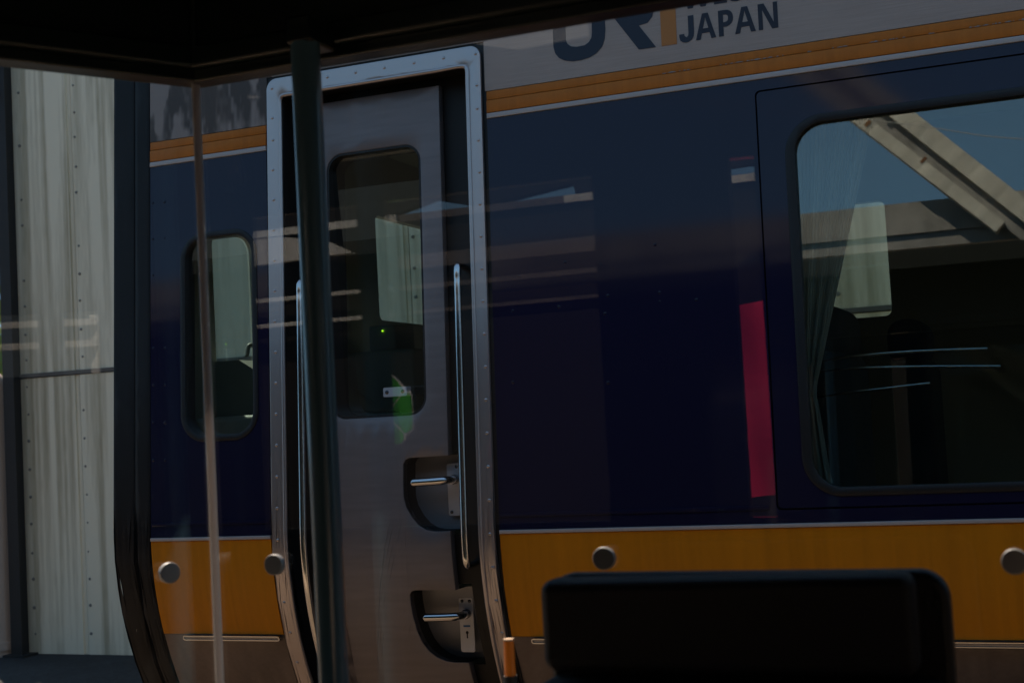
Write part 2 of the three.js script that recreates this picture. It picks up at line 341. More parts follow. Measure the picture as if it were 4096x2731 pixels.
  // sealing strips round the door opening
  mesh('door_seal', bent(poly([[DL, 0.95], [-2.2, 0.95], [-2.2, 3.208], [-1.57, 3.208], [-1.57, 0.95], [DR, 0.95], [DR, 3.275], [DL, 3.275]]), -0.004, 0.02), M.rubber, CAR);
  // roof, ends, floor, far side, ceiling
  const arc = [[-0.09, 3.62], [-0.16, 3.72], [-0.35, 3.82], [-0.8, 3.9], [-1.42, 3.93], [-2.04, 3.9], [-2.49, 3.82], [-2.68, 3.72], [-2.75, 3.62]];
  const rs = poly([...arc, ...arc.slice().reverse().map(([z, y]) => [z * 0.98 - 0.03, y - 0.05])]);
  const rg = new THREE.ExtrudeGeometry(rs, { depth: XE - X0, bevelEnabled: false }).toNonIndexed(); rg.rotateY(Math.PI / 2); rg.scale(1, 1, -1); 
  { const p = rg.attributes.position; for (let k = 0; k < p.count; k++) p.setXYZ(k, p.getX(k) + X0, p.getY(k), p.getZ(k)); }
  rg.deleteAttribute('uv'); rg.computeBoundingBox();
  if (rg.boundingBox.min.z > -1) rg.scale(1, 1, -1);
  mesh('roof', toCreasedNormals(metricUV(rg), 0.6), M.canopy, CAR);
  mesh('floor', box(X0 + 0.02, XE, 1.1, 1.15, -2.74, -0.2), M.lino, CAR);
  mesh('ceiling', box(X0 + 0.02, XE, 3.4, 3.44, -2.72, -0.13), M.cabin, CAR);
  // front end with two windscreens
  const front = withHoles(rect(0.2, 2.75, 0.95, 3.62), roundRect(0.55, 0.853, 2.385, 2.905, 0.06, THREE.Path), roundRect(1.829, 2.55, 2.645, 3.115, 0.03, THREE.Path));
  const fg = new THREE.ExtrudeGeometry(front, { depth: 0.04, bevelEnabled: false }).toNonIndexed(); fg.rotateY(Math.PI / 2); fg.translate(X0, 0, 0);
  mesh('front_wall', metricUV(fg), M.cabin, CAR);
  for (const [z0, z1, y0, y1] of [[-0.87, -0.53, 2.37, 2.92], [-2.57, -1.81, 2.63, 3.13]]) {
    const p = new THREE.PlaneGeometry(z1 - z0, y1 - y0); p.rotateY(Math.PI / 2); p.translate(X0 - 0.004, (y0 + y1) / 2, (z0 + z1) / 2);
    mesh('windscreen', p, M.trainGlass, CAR);
  }
  mesh('rear_wall', box(XE - 0.04, XE, 0.95, 3.62, -2.75, -0.2), M.cabin, CAR);
  mesh('partition', box(-1.42, -1.38, 1.15, 3.4, -2.74, -0.12), M.cabin, CAR);
  const fs = withHoles(rect(X0, XE, 0.95, 3.62), roundRect(-1.3, -0.706, 2.548, 3.07, 0.03, THREE.Path), roundRect(0.6, 2.3, 2.1, 3.0, 0.08, THREE.Path));
  mesh('far_side', metricUV(new THREE.ExtrudeGeometry(fs, { depth: 0.05, bevelEnabled: false }).translate(0, 0, -2.8)), M.cabin, CAR);
}

{
  // ---- crew door frame: bright pressed strip with rolled inner lip and rivets
  const F = mesh('door_frame', bent((() => {
    const s = new THREE.Shape(), xo0 = -2.252, xo1 = -1.524, xi0 = -2.205, xi1 = -1.564, yt = 3.266, yi = 3.21, r = 0.034, q = 0.012;
    s.moveTo(xo0, 0.95); s.lineTo(xi0, 0.95); s.lineTo(xi0, yi - q); s.absarc(xi0 + q, yi - q, q, Math.PI, Math.PI / 2, true); s.lineTo(xi1 - q, yi); s.absarc(xi1 - q, yi - q, q, Math.PI / 2, 0, true);
    s.lineTo(xi1, 0.95); s.lineTo(xo1, 0.95); s.lineTo(xo1, yt - r); s.absarc(xo1 - r, yt - r, r, 0, Math.PI / 2); s.lineTo(xo0 + r, yt); s.absarc(xo0 + r, yt - r, r, Math.PI / 2, Math.PI); s.closePath(); return s;
  })(), 0.012, 0.012, { bevel: 0.002, fine: 0.05 }), M.frame, CAR);
  const lip = []; const xi0 = -2.203, xi1 = -1.566, yi = 3.208, q = 0.012;
  for (let y = 0.96; y < yi - q; y += 0.05) lip.push(onSide(xi0, y, 0.012));
  lip.push(onSide(xi0, yi - q, 0.012), onSide(xi0 + q * 0.3, yi - q * 0.3, 0.012), onSide(xi0 + q, yi, 0.012));
  for (let x = xi0 + 0.06; x < xi1 - 0.05; x += 0.06) lip.push(onSide(x, yi, 0.012));
  lip.push(onSide(xi1 - q, yi, 0.012), onSide(xi1 - q * 0.3, yi - q * 0.3, 0.012), onSide(xi1, yi - q, 0.012));
  for (let y = 3.16; y > 0.96; y -= 0.05) lip.push(onSide(xi1, y, 0.012));
  mesh('rolled_lip', tube(lip, 0.0065, 420, 10), M.frame, F);
  const rv = new THREE.SphereGeometry(0.0052, 12, 6, 0, Math.PI * 2, 0, Math.PI / 2).rotateX(Math.PI / 2).scale(1, 1, 0.6);
  const spots = [];
  for (let y = 3.24, k = 0; y > 1.0; y -= k === 1 ? 0.07 : 0.0945, k++) spots.push([-1.5365, y], [-2.231, y - 0.004]);
  for (let k = 1; k < 7; k++) spots.push([-2.231 + k * 0.0985, 3.243]);
  for (const [x, y] of spots) { const m = new THREE.Mesh(rv, M.frame); m.name = 'rivet'; m.position.copy(onSide(x + rr(-0.001, 0.001), y, 0.0118)); m.castShadow = true; F.add(m); }
  // black reveal and surround behind the frame
  for (const [x0, x1] of [[-2.211, -2.2055], [-1.5635, -1.558]]) mesh('door_reveal', bent(rect(x0, x1, 0.95, 3.2105), 0.0, 0.15), M.black, CAR);
  mesh('door_reveal', bent(rect(-2.2055, -1.5635, 3.2105, 3.216), 0.0, 0.09), M.black, CAR);
  mesh('door_surround', bent(withHoles(rect(-2.21, -1.558, 0.95, 3.214), rect(-2.1, -1.74, 2.15, 3.05, THREE.Path), rect(-1.85, -1.65, 1.84, 2.085, THREE.Path), rect(-1.85, -1.65, 1.45, 1.695, THREE.Path)), -0.084, 0.006), M.black, CAR);

  // ---- crew door leaf
  const recU = [[-1.688, 2.071], [-1.815, 2.069], [-1.828, 2.064], [-1.836, 2.052], [-1.838, 2.0], [-1.837, 1.953], [-1.83, 1.926], [-1.811, 1.894], [-1.79, 1.872], [-1.765, 1.858], [-1.74, 1.853], [-1.688, 1.853]];
  const recL = [[-1.688, 1.681], [-1.818, 1.681], [-1.83, 1.678], [-1.838, 1.668], [-1.84, 1.64], [-1.839, 1.6], [-1.834, 1.555], [-1.825, 1.522], [-1.81, 1.496], [-1.788, 1.476], [-1.76, 1.464], [-1.735, 1.461], [-1.688, 1.461]];
  const leaf = poly([[-1.688, 3.18], [-2.113, 3.18], [-2.113, 0.97], [-1.688, 0.97], ...recL.slice().reverse(), ...recU.slice().reverse()]);
  leaf.holes.push(roundRect(-2.078, -1.755, 2.194, 3.013, 0.055, THREE.Path));
  const D = mesh('crew_door', bent(leaf, -0.05, 0.03, { bevel: 0.002, fine: 0.06 }), M.door, CAR);
  D.userData.label = 'grey metal crew door leaf with window and two handle pockets';
  mesh('window_seal', bent(withHoles(roundRect(-2.08, -1.753, 2.192, 3.015, 0.057), roundRect(-2.071, -1.762, 2.201, 3.006, 0.048, THREE.Path)), -0.053, 0.1), M.rubber, D);
  mesh('window_glass', new THREE.ExtrudeGeometry(roundRect(-2.074, -1.759, 2.198, 3.009, 0.05), { depth: 0.0015, bevelEnabled: false, curveSegments: 8 }).translate(0, -2.6, 0).rotateX(0.028).translate(0, 2.6, -0.146), M.trainGlass, D);
  // pockets: side wall, floor of the pocket, lock plate, lever
  function ribbon(pts, o1, o2) {
    const pos = []; const P = (p, o) => { const v = onSide(p[0], p[1], o); return [v.x, v.y, v.z]; };
    for (let i = 0; i + 1 < pts.length; i++) { const a = P(pts[i], o1), b = P(pts[i + 1], o1), c = P(pts[i], o2), d = P(pts[i + 1], o2); pos.push(...a, ...b, ...c, ...b, ...d, ...c); }
    const g = new THREE.BufferGeometry(); g.setAttribute('position', new THREE.Float32BufferAttribute(pos, 3)); return toCreasedNormals(metricUV(g), 0.7);
  }
  const blk = M.black.clone(); blk.side = THREE.DoubleSide;
  for (const [pts, yc, py0, py1] of [[recU, 1.999, 1.892, 2.046], [recL, 1.6, 1.487, 1.647]]) {
    mesh('pocket_wall', ribbon(pts, -0.054, -0.138), blk, D);
    const ins = pts.map(([x, y]) => [x, y]); ins[0] = [-1.655, ins[0][1]]; ins[ins.length - 1] = [-1.655, ins[ins.length - 1][1]];
    mesh('pocket_floor', bent(poly(ins), -0.134, 0.01, { fine: 0.05 }), M.recess, D);
    const zc = prof((py0 + py1) / 2) - 0.118, hole = new THREE.Path(); hole.absarc(-1.699, yc - 0.056, 0.004, 0, Math.PI * 2);
    const pl = roundRect(-1.722, -1.676, py0, py1, 0.007);
    if (yc < 1.8) pl.holes.push(hole);
    mesh('lock_plate', metricUV(new THREE.ExtrudeGeometry(pl, { depth: 0.004, bevelEnabled: true, bevelSize: 0.001, bevelThickness: 0.001, bevelOffset: -0.001, bevelSegments: 2, curveSegments: 8 }).translate(0, 0, zc)), M.plate, D);
    const sc = yc < 1.8 ? [[-1.711, py1 - 0.01], [-1.687, py1 - 0.01]] : [[-1.712, py0 + 0.011], [-1.69, py1 - 0.01]];
    for (const [x, y] of sc) mesh('screw', new THREE.SphereGeometry(0.0052, 14, 7, 0, Math.PI * 2, 0, Math.PI / 2).rotateX(Math.PI / 2).scale(1, 1, 0.55).toNonIndexed().translate(x, y, zc + 0.005), M.screw, D);
    if (yc < 1.8) {
      mesh('keyhole', [cyl(0.0045, 0.004, [-1.699, yc - 0.055, zc + 0.0035], 'z'), box(-1.701, -1.697, yc - 0.072, yc - 0.055, zc + 0.002, zc + 0.0056)], M.black, D);
      mesh('blue_label', box(-1.71, -1.688, yc - 0.039, yc - 0.0335, zc + 0.0052, zc + 0.0058), M.blueLabel, D);
    }
    mesh('boss', cyl(0.014, 0.012, [-1.697, yc, zc + 0.011], 'z'), M.screw, D);
    mesh('lever', [tube([V(-1.697, yc, zc + 0.008), V(-1.698, yc, zc + 0.045), V(-1.707, yc, zc + 0.06), V(-1.73, yc - 0.001, zc + 0.064), V(-1.802, yc - 0.003, zc + 0.064)], 0.0122, 40, 14), new THREE.SphereGeometry(0.0122, 14, 8).toNonIndexed().translate(-1.802, yc - 0.003, zc + 0.064)], M.chrome, D);
  }
  const lb = mesh('latch_plate', bent(roundRect(-1.898, -1.82, 2.2535, 2.281, 0.003), -0.053, 0.03), M.plate, D);
  for (const x of [-1.886, -1.833]) mesh('screw', new THREE.SphereGeometry(0.0065, 14, 7, 0, Math.PI * 2, 0, Math.PI / 2).rotateX(Math.PI / 2).scale(1, 1, 0.6).toNonIndexed().translate(...onSide(x, 2.267, -0.0535).toArray()), M.screw, D);
  // ---- grab bars either side of the door
  for (const [x, top, bot, side] of [[-1.612, 2.626, 1.752, 1], [-2.138, 2.626, 1.22, -1]]) {
    const pts = [onSide(x, top - 0.012, -0.075), onSide(x, top - 0.006, 0.0), onSide(x, top - 0.012, 0.017)];
    for (let y = top - 0.05; y > bot + 0.03; y -= 0.05) pts.push(onSide(x, y, 0.02));
    pts.push(onSide(x, bot + 0.012, 0.017), onSide(x, bot + 0.006, 0.0), onSide(x, bot + 0.012, -0.075));
    const b = mesh('grab_bar', tube(pts, 0.0105, 160, 16), M.chrome, CAR);
    for (const y of [top - 0.012, bot + 0.012]) mesh('bar_foot', cyl(0.018, 0.006, [x, y, prof(y) - 0.078], 'z'), M.black, b);
  }
  // ---- windows
  mesh('window_seal', bent(withHoles(roundRect(-0.653, 1.453, 1.922, 2.928, 0.103), roundRect(-0.627, 1.427, 1.945, 2.905, 0.078, THREE.Path)), 0.0035, 0.03, { bevel: 0.003 }), M.rubber, CAR);
  mesh('window_glass', bent(roundRect(-0.64, 1.44, 1.935, 2.915, 0.09), -0.014, 0.0015), M.trainGlass, CAR);
  mesh('window_seal', bent(withHoles(roundRect(-2.585, -2.3, 2.149, 2.809, 0.088), roundRect(-2.566, -2.319, 2.168, 2.79, 0.069, THREE.Path)), 0.0035, 0.055, { bevel: 0.003 }), M.rubber, CAR);
  mesh('window_glass', new THREE.ExtrudeGeometry(roundRect(-2.575, -2.31, 2.158, 2.8, 0.078), { depth: 0.0015, bevelEnabled: false, curveSegments: 8 }).translate(0, -2.48, 0).rotateX(0.02).translate(0, 2.48, -0.068), M.trainGlass, CAR);
  const pf = new THREE.PlaneGeometry(0.62, 0.8); pf.translate(-1.003, 2.685, -2.795); mesh('window_glass', pf, M.trainGlass, CAR);
  const pf2 = new THREE.PlaneGeometry(1.74, 0.94); pf2.translate(1.45, 2.55, -2.795); mesh('window_glass', pf2, M.trainGlass, CAR);

  // ---- operator's mark on the silver panel
  const J = poly([[-1.298, 3.29], [-1.259, 3.29], [-1.26, 3.24], [-1.255, 3.228], [-1.245, 3.219], [-1.228, 3.2145], [-1.203, 3.2155], [-1.19, 3.223], [-1.182, 3.235], [-1.18, 3.25], [-1.179, 3.405], [-1.139, 3.405], [-1.14, 3.25], [-1.143, 3.225], [-1.151, 3.204], [-1.169, 3.187], [-1.19, 3.178], [-1.215, 3.174], [-1.24, 3.174], [-1.265, 3.18], [-1.282, 3.19], [-1.293, 3.205], [-1.298, 3.225]]);
  const Rr = withHoles(poly([[-1.134, 3.405], [-1.06, 3.405], [-1.025, 3.397], [-1.003, 3.374], [-0.995, 3.34], [-0.995, 3.29], [-1.001, 3.267], [-1.015, 3.251], [-1.041, 3.247], [-0.994, 3.1775], [-1.044, 3.178], [-1.134, 3.312]]), poly([[-1.11, 3.37], [-1.06, 3.37], [-1.042, 3.355], [-1.036, 3.33], [-1.04, 3.305], [-1.06, 3.29], [-1.11, 3.32]], THREE.Path));
  const logo = mesh('logo', [bent(J, 0.0015, 0.0018), bent(Rr, 0.0015, 0.0018)], M.logoNavy, CAR);
  mesh('logo_bar', bent(rect(-0.978, -0.934, 3.1775, 3.405), 0.0016, 0.0018), M.logoOrange, logo);
  mesh('lettering', bent(poly([[-0.9, 3.2515], [-0.884, 3.2515], [-0.884, 3.204], [-0.8855, 3.193], [-0.891, 3.183], [-0.9, 3.178], [-0.908, 3.177], [-0.9165, 3.1785], [-0.924, 3.1845], [-0.9265, 3.194], [-0.9265, 3.202], [-0.912, 3.202], [-0.911, 3.196], [-0.907, 3.192], [-0.9035, 3.193], [-0.9005, 3.197], [-0.9, 3.205]]), 0.0014, 0.0016), M.logoNavy, CAR);
  const font = await new FontLoader().loadAsync('fonts/droid/droid_sans_bold.typeface.json');
  for (const [word, x0, x1, y0, y1] of [['APAN', -0.880, -0.652, 3.1785, 3.2515], ['WEST', -0.914, -0.69, 3.2715, 3.3445]]) {
    const t = new TextGeometry(word, { font, size: 0.1, depth: 0.0016, curveSegments: 6, bevelEnabled: false });
    t.computeBoundingBox(); const b = t.boundingBox;
    const a = new TextGeometry('A', { font, size: 0.1, depth: 0.001 }); a.computeBoundingBox();
    const p = t.attributes.position, sy = (y1 - y0) / a.boundingBox.max.y;
    for (let i = 0; i < p.count; i++) { const y = p.getY(i); p.setXYZ(i, x0 + (p.getX(i) - b.min.x) / (b.max.x - b.min.x) * (x1 - x0), y0 + y * sy, p.getZ(i) - 0.0002); }
    mesh('lettering', bendMap(t.index ? t.toNonIndexed() : t), M.logoNavy, CAR);
  }
}
// ---------------------------------------------------------------- things inside the railcar
{
  // gathered window curtain
  const nx = 170, ny = 40, pos = [], idx = [], uv = [];
  for (let j = 0; j <= ny; j++) for (let i = 0; i <= nx; i++) {
    const t = j / ny, y = 2.94 - t * 1.0, u = i / nx;
    const xl = -0.66, xr = y > 2.2 ? -0.43 - (2.94 - y) * 0.27 : -0.63 + (2.2 - y) * 0.12;
    const x = xl + (xr - xl) * u, amp = 0.007 * (1 - 0.4 * t);
    pos.push(x, y, -0.125 + prof(y) + amp * Math.sin(u * 6.283 * 19 + Math.sin(t * 2.2 + u * 9) * 0.9) + 0.008 * Math.sin(u * 23 + t * 2)); uv.push(u, t);
  }
  for (let j = 0; j < ny; j++) for (let i = 0; i < nx; i++) { const a = j * (nx + 1) + i, b = a + 1, c = a + nx + 1, d = c + 1; idx.push(a, c, b, b, c, d); }
  const g = new THREE.BufferGeometry(); g.setAttribute('position', new THREE.Float32BufferAttribute(pos, 3)); g.setAttribute('uv', new THREE.Float32BufferAttribute(uv, 2)); g.setIndex(idx); g.computeVertexNormals();
  const C = thing('curtain', 'grey pleated curtain gathered to one side of the large railcar window', 'curtain');
  mesh('cloth', g, M.curtain, C);
  mesh('curtain_rail', cyl(0.006, 2.0, [0.35, 2.95, -0.2], 'x'), M.trim, C);
  // two seats seen dark against the far window
  const mk = (name, label, x, z) => {
    const s = thing(name, label, 'seat', [x, 1.15, z], 'seats inside the railcar');
    mesh('backrest', box(-0.07, 0.07, 0.35, 1.17, -0.24, 0.24, 0.06), M.trainSeat, s);
    mesh('headrest', box(-0.085, 0.06, 1.14, 1.31, -0.19, 0.19, 0.06), M.trainSeat, s);
    mesh('cushion', box(0, 0.5, 0.28, 0.42, -0.24, 0.24, 0.05), M.trainSeat, s);
    mesh('pedestal', box(0.05, 0.42, 0, 0.28, -0.2, 0.2), M.cabinGrey, s);
    mesh('armrest', box(0.02, 0.4, 0.55, 0.6, 0.245, 0.29, 0.02), M.trainSeat, s);
    return s;
  };
  mk('passenger_seat', 'dark passenger seat just inside the railcar window below the curtain', -0.66, -0.75);
  mk('passenger_seat', 'dark passenger seat against the far window of the railcar', -0.52, -1.75);
  mk('passenger_seat', 'dark passenger seat in the second row of the railcar', 0.45, -0.75);
  const LR = thing('streak_rail', 'three added metal rails standing in for pale streaks of light in the large railcar window', 'rail', [0, 1.15, 0]);  // added bars, stand in for pale streaks of light across the lower glass
  for (const pts of [[V(-1.378, 1.09, -0.45), V(-0.72, 1.128, -0.45), V(-0.58, 1.144, -0.45), V(-0.4, 1.147, -0.45), V(-0.2, 1.141, -0.45)], [V(-1.378, 1.08, -0.47), V(-0.72, 1.104, -0.47), V(-0.58, 1.11, -0.47), V(-0.4, 1.104, -0.47), V(-0.17, 1.09, -0.47)], [V(-1.378, 0.97, -0.45), V(-0.7, 1.03, -0.45), V(-0.6, 1.04, -0.45), V(-0.5, 1.046, -0.45), V(-0.36, 1.054, -0.45)]])
    mesh('bar', tube(pts, 0.005, 60, 10), M.chrome, LR);
  // driver's desk below the front windows
  const K = thing('driver_desk', 'dark driving desk behind the narrow cab window', 'desk', [-2.8, 1.15, -0.75]);
  mesh('cabinet', box(0, 0.42, 0, 1.08, -0.42, 0.42, 0.02), M.cabinGrey, K);
  const sl = new THREE.ExtrudeGeometry(poly([[0, 1.08], [0.42, 1.08], [0.1, 1.28], [0, 1.28]]), { depth: 0.5, bevelEnabled: false }).translate(0, 0, -0.28); mesh('instrument_hood', metricUV(sl), M.cabinGrey, K);
  mesh('display', box(0.02, 0.07, 1.28, 1.345, -0.1, -0.03, 0.006), M.cabinGrey, K);
  mesh('master_handle', tube([V(0.05, 1.27, 0.02), V(0.05, 1.33, 0.03), V(0.05, 1.34, 0.07), V(0.05, 1.3, 0.09)], 0.008, 20, 8), M.cabinGrey, K);
  const E = thing('equipment_cabinet', 'dark cab equipment cabinet with one green indicator behind the crew door window', 'cabinet', [-2.55, 1.15, -1.2]);
  mesh('housing', box(-0.22, 0.2, 0, 1.32, -0.6, -0.02, 0.015), M.cabinGrey, E);
  mesh('door_panel', box(-0.2, 0.18, 0.1, 0.95, -0.02, -0.012), M.cabin, E);
  mesh('switch_box', box(0.0, 0.12, 1.32, 1.42, -0.2, -0.03, 0.01), M.cabinGrey, E);
  mesh('indicator_led', new THREE.SphereGeometry(0.003, 10, 8).toNonIndexed().translate(0.065, 1.396, -0.026), M.led, E);
}

// ---------------------------------------------------------------- the shelter we look out of
const CX = -1.131, CZ = 1.95, LX = -0.515, LZ = 0.857, FL = 0.9;   // glass corner, direction of the angled screen, floor
{
  const S = thing('waiting_shelter', 'dark green glazed shelter whose rail and fascia cross the top of the view', 'shelter');
  const ang = Math.atan2(-LZ, LX);
  // a box laid along the angled screen: s0..s1 along it, y0..y1, t0..t1 towards the inside
  const slant = (s0, s1, y0, y1, t0, t1, r = 0) => { const g = box(s0, s1, y0, y1, t0, t1, r); const m = new THREE.Matrix4().makeBasis(V(LX, 0, LZ), V(0, 1, 0), V(LX, 0, LZ).cross(V(0, 1, 0)).negate()); const n = V(0.857, 0, 0.515); m.makeBasis(V(LX, 0, LZ), V(0, 1, 0), n); if (m.determinant() < 0) { const p = g.attributes.position; for (let k = 0; k < p.count; k += 3) for (const a of ['position', 'normal', 'uv']) { const q = g.attributes[a]; for (let c = 0; c < q.itemSize; c++) { const i1 = (k + 1) * q.itemSize + c, i2 = (k + 2) * q.itemSize + c, t = q.array[i1]; q.array[i1] = q.array[i2]; q.array[i2] = t; } } } g.applyMatrix4(m); g.translate(CX, 0, CZ); return g; };
  // glazing
  const bay = (x0, x1) => mesh('glass_pane', box(x0, x1, 1.26, 2.67, CZ - 0.004, CZ + 0.004), M.pane, S);
  bay(CX + 0.006, 0.93); bay(0.94, 3.0);
  mesh('glass_pane', slant(0.006, 0.9, 1.26, 2.67, -0.004, 0.004), M.pane, S);
  mesh('corner_seal', cyl(0.0062, 1.42, [CX, 1.96, CZ + 0.001], 'y', 16), M.seal, S);
  // head rail: two stepped mouldings, then the fascia board
  mesh('head_rail', box(CX - 0.012, 3.0, 2.678, 2.708, CZ - 0.03, CZ + 0.036, 0.004), M.teal, S);
  mesh('head_rail', box(CX - 0.006, 3.0, 2.662, 2.679, CZ - 0.022, CZ + 0.018, 0.003), M.teal, S);
  mesh('head_rail', slant(-0.014, 0.92, 2.6785, 2.7085, -0.03, 0.036, 0.004), M.teal, S);
  mesh('head_rail', slant(-0.008, 0.92, 2.6625, 2.6795, -0.022, 0.018, 0.003), M.teal, S);
  mesh('fascia', box(CX, 3.0, 2.7075, 2.99, CZ - 0.02, CZ + 0.012), M.teal, S);
  mesh('fascia', slant(0, 0.92, 2.708, 3.05, -0.02, 0.012), M.teal, S);
  mesh('corner_bead', cyl(0.005, 0.27, [CX + 0.009, 2.845, CZ + 0.014], 'y', 12), M.teal, S);
  // sill and solid dado
  mesh('sill', box(CX - 0.01, 3.0, 1.22, 1.262, CZ - 0.04, CZ + 0.05, 0.004), M.teal, S);
  mesh('sill', slant(0, 0.92, 1.2205, 1.2625, -0.04, 0.05, 0.004), M.teal, S);
  mesh('dado', box(CX, 3.0, FL + 0.004, 1.221, CZ - 0.02, CZ + 0.02), M.teal, S);
  mesh('dado', slant(0.0, 0.92, FL + 0.004, 1.2215, -0.02, 0.02), M.teal, S);
  // round fixings through the glass
  const disc = (r, t) => { const s = new THREE.CylinderGeometry(r, r, t, 28); return s; };
  for (const [x, y] of [[-1.028, 1.976], [-0.5505, 1.978], [-0.069, 1.968], [0.41, 1.97]]) {
    const lathe = new THREE.LatheGeometry([[0, 0.0105], [0.0126, 0.0105], [0.0138, 0.01], [0.0143, 0.009], [0.0143, 0.003], [0.0138, 0.0]].map(([r, h]) => new THREE.Vector2(r, h)), 32).rotateX(Math.PI / 2).translate(x, y, CZ + 0.0045);
    mesh('glass_fixing', lathe, M.clamp, S);
  }
  { const lathe = new THREE.LatheGeometry([[0, 0.0105], [0.0126, 0.0105], [0.0138, 0.01], [0.0143, 0.009], [0.0143, 0.003], [0.0138, 0.0]].map(([r, h]) => new THREE.Vector2(r, h)), 32).rotateX(Math.PI / 2).rotateY(Math.atan2(0.857, 0.515)).translate(CX + LX * 0.073 + 0.857 * 0.0045, 1.973, CZ + LZ * 0.073 + 0.515 * 0.0045); mesh('glass_fixing', lathe, M.clamp, S); }
  // end post of the angled screen, sloping roof, rear wall with openings, right-hand end
  mesh('corner_post', box(CX + LX * 0.94 - 0.04, CX + LX * 0.94 + 0.04, FL + 0.004, 3.1, CZ + LZ * 0.94 - 0.04, CZ + LZ * 0.94 + 0.04, 0.006), M.teal, S);
  const rs = poly([[1.65, 2.86], [4.95, 3.575], [4.95, 3.64], [1.65, 2.925]]);
  const rg = new THREE.ExtrudeGeometry(rs, { depth: 12.2, bevelEnabled: false }).toNonIndexed();
  { const p = rg.attributes.position; for (let k = 0; k < p.count; k++) { const z = p.getX(k), y = p.getY(k), x = p.getZ(k) - 9; p.setXYZ(k, x, y, z); } for (let k = 0; k < p.count; k += 3) { const t = [p.getX(k + 1), p.getY(k + 1), p.getZ(k + 1)]; p.setXYZ(k + 1, p.getX(k + 2), p.getY(k + 2), p.getZ(k + 2)); p.setXYZ(k + 2, ...t); } }
  rg.deleteAttribute('normal'); rg.deleteAttribute('uv'); mesh('roof', toCreasedNormals(metricUV(rg), 0.4), M.roofing, S);
  const rw = withHoles(rect(-9, 3.0, FL + 0.004, 3.49), rect(-3.25, -2.285, 1.82, 2.955, THREE.Path), rect(-2.203, -1.405, 1.82, 2.955, THREE.Path), rect(-0.95, -0.865, 1.82, 2.955, THREE.Path), rect(0.45, 1.6, 1.3, 2.955, THREE.Path), rect(1.7, 2.9, 1.3, 2.955, THREE.Path),  // two right-hand openings added out of view to let light onto pole and seat
    poly([[-2.93, 3.4], [-2.64, 3.392], [-2.93, 3.475]], THREE.Path), poly([[-1.86, 3.475], [-1.64, 3.412], [-1.385, 3.42], [-1.385, 3.478]], THREE.Path));
  mesh('rear_wall', metricUV(new THREE.ExtrudeGeometry(rw, { depth: 0.05, bevelEnabled: false }).translate(0, 0, 4.58)), M.teal, S);
  mesh('front_wall', box(-9, -1.63, FL + 0.004, 3.05, 2.7, 2.75), M.teal, S);  // added and unseen: blocks the mirrored sign, darkens reflections in the railcar side
  const ew = withHoles(poly([[-1.92, FL + 0.004], [-1.92, 2.9], [-4.575, 3.48], [-4.575, FL + 0.004]]), rect(-3.03, -2.87, 2.47, 2.74, THREE.Path), rect(-3.9, -3.13, 2.47, 2.74, THREE.Path));
  mesh('end_wall', metricUV(new THREE.ExtrudeGeometry(ew, { depth: 0.05, bevelEnabled: false }).toNonIndexed().rotateY(Math.PI / 2).translate(3.0, 0, 0)), M.teal, S);

  // grab pole
  const P = thing('grab_pole', 'dark teal round pole standing just inside the glass', 'pole', [-0.9, FL, 2.035]);
  mesh('shaft', cyl(0.0195, 1.766, [0, 0.883, 0], 'y', 32), M.polePaint, P);
  mesh('foot', cyl(0.045, 0.012, [0, 0.01, 0], 'y', 28), M.polePaint, P);
  mesh('head_bracket', box(-0.0185, 0.0185, 1.764, 1.8, -0.05, 0.0185, 0.004), M.teal, P);

  // padded seat that backs on to the glass
  const seat = thing('padded_seat', 'black leather seat back with headrest in front of the glass', 'seat', [-0.341, FL + 0.006, 2.12]);
  const pad = (w, h, d, r, bow) => {
    let g = new RoundedBoxGeometry(w, h, d, 6, r); g = g.index ? g : g; const p = g.attributes.position;
    for (let i = 0; i < p.count; i++) { const x = p.getX(i), y = p.getY(i), z = p.getZ(i); p.setZ(i, z + (z > 0 ? bow * Math.pow(Math.abs(x) / (w / 2), 3) : 0)); p.setY(i, y + 0.004 * Math.sin(x * 9 + 1) * (y > 0 ? 1 : 0)); }
    g.computeVertexNormals(); return g;
  };
  const rim = (x0, x1, y0, y1, r, z0, z1) => new THREE.ExtrudeGeometry(roundRect(x0, x1, y0, y1, r), { depth: z1 - z0 - 0.016, bevelEnabled: true, bevelSize: 0.008, bevelThickness: 0.008, bevelOffset: -0.008, bevelSegments: 4, curveSegments: 12 }).translate(0, 0, z0 + 0.008);
  mesh('shell', rim(-0.213, 0.217, 0.42, 1.076, 0.03, 0.008, 0.036), M.leather, seat);
  mesh('headrest', pad(0.392, 0.1, 0.036, 0.014, 0.012).translate(-0.009, 1.027, 0.056), M.leather, seat);
  mesh('piping', tube([V(0.183, 0.985, 0.07), V(0.184, 1.045, 0.07), V(0.18, 1.066, 0.068), V(0.166, 1.074, 0.064), V(0.1, 1.075, 0.06)], 0.0018, 40, 8), M.leather, seat);
  mesh('backrest', pad(0.444, 0.545, 0.085, 0.03, 0.012).translate(-0.004, 0.697, 0.042), M.leather, seat);
  mesh('cushion', pad(0.46, 0.11, 0.46, 0.035, 0.0).translate(0, 0.43, 0.22), M.leather, seat);
  mesh('pedestal', box(-0.06, 0.06, 0.004, 0.38, 0.1, 0.24, 0.01), M.post, seat);

  const rod = thing('tipped_rod', 'thin dark rod with an orange tip standing outside the glass beside the black seat', 'rod', [-0.7315, FL - 0.007, 1.85]);
  mesh('shaft', cyl(0.0095, 0.905, [0, 0.4645, 0], 'y', 20), M.post, rod);
  mesh('orange_tip', cyl(0.0076, 0.047, [0, 0.9405, 0], 'y', 24, 0.0069), M.grip, rod);
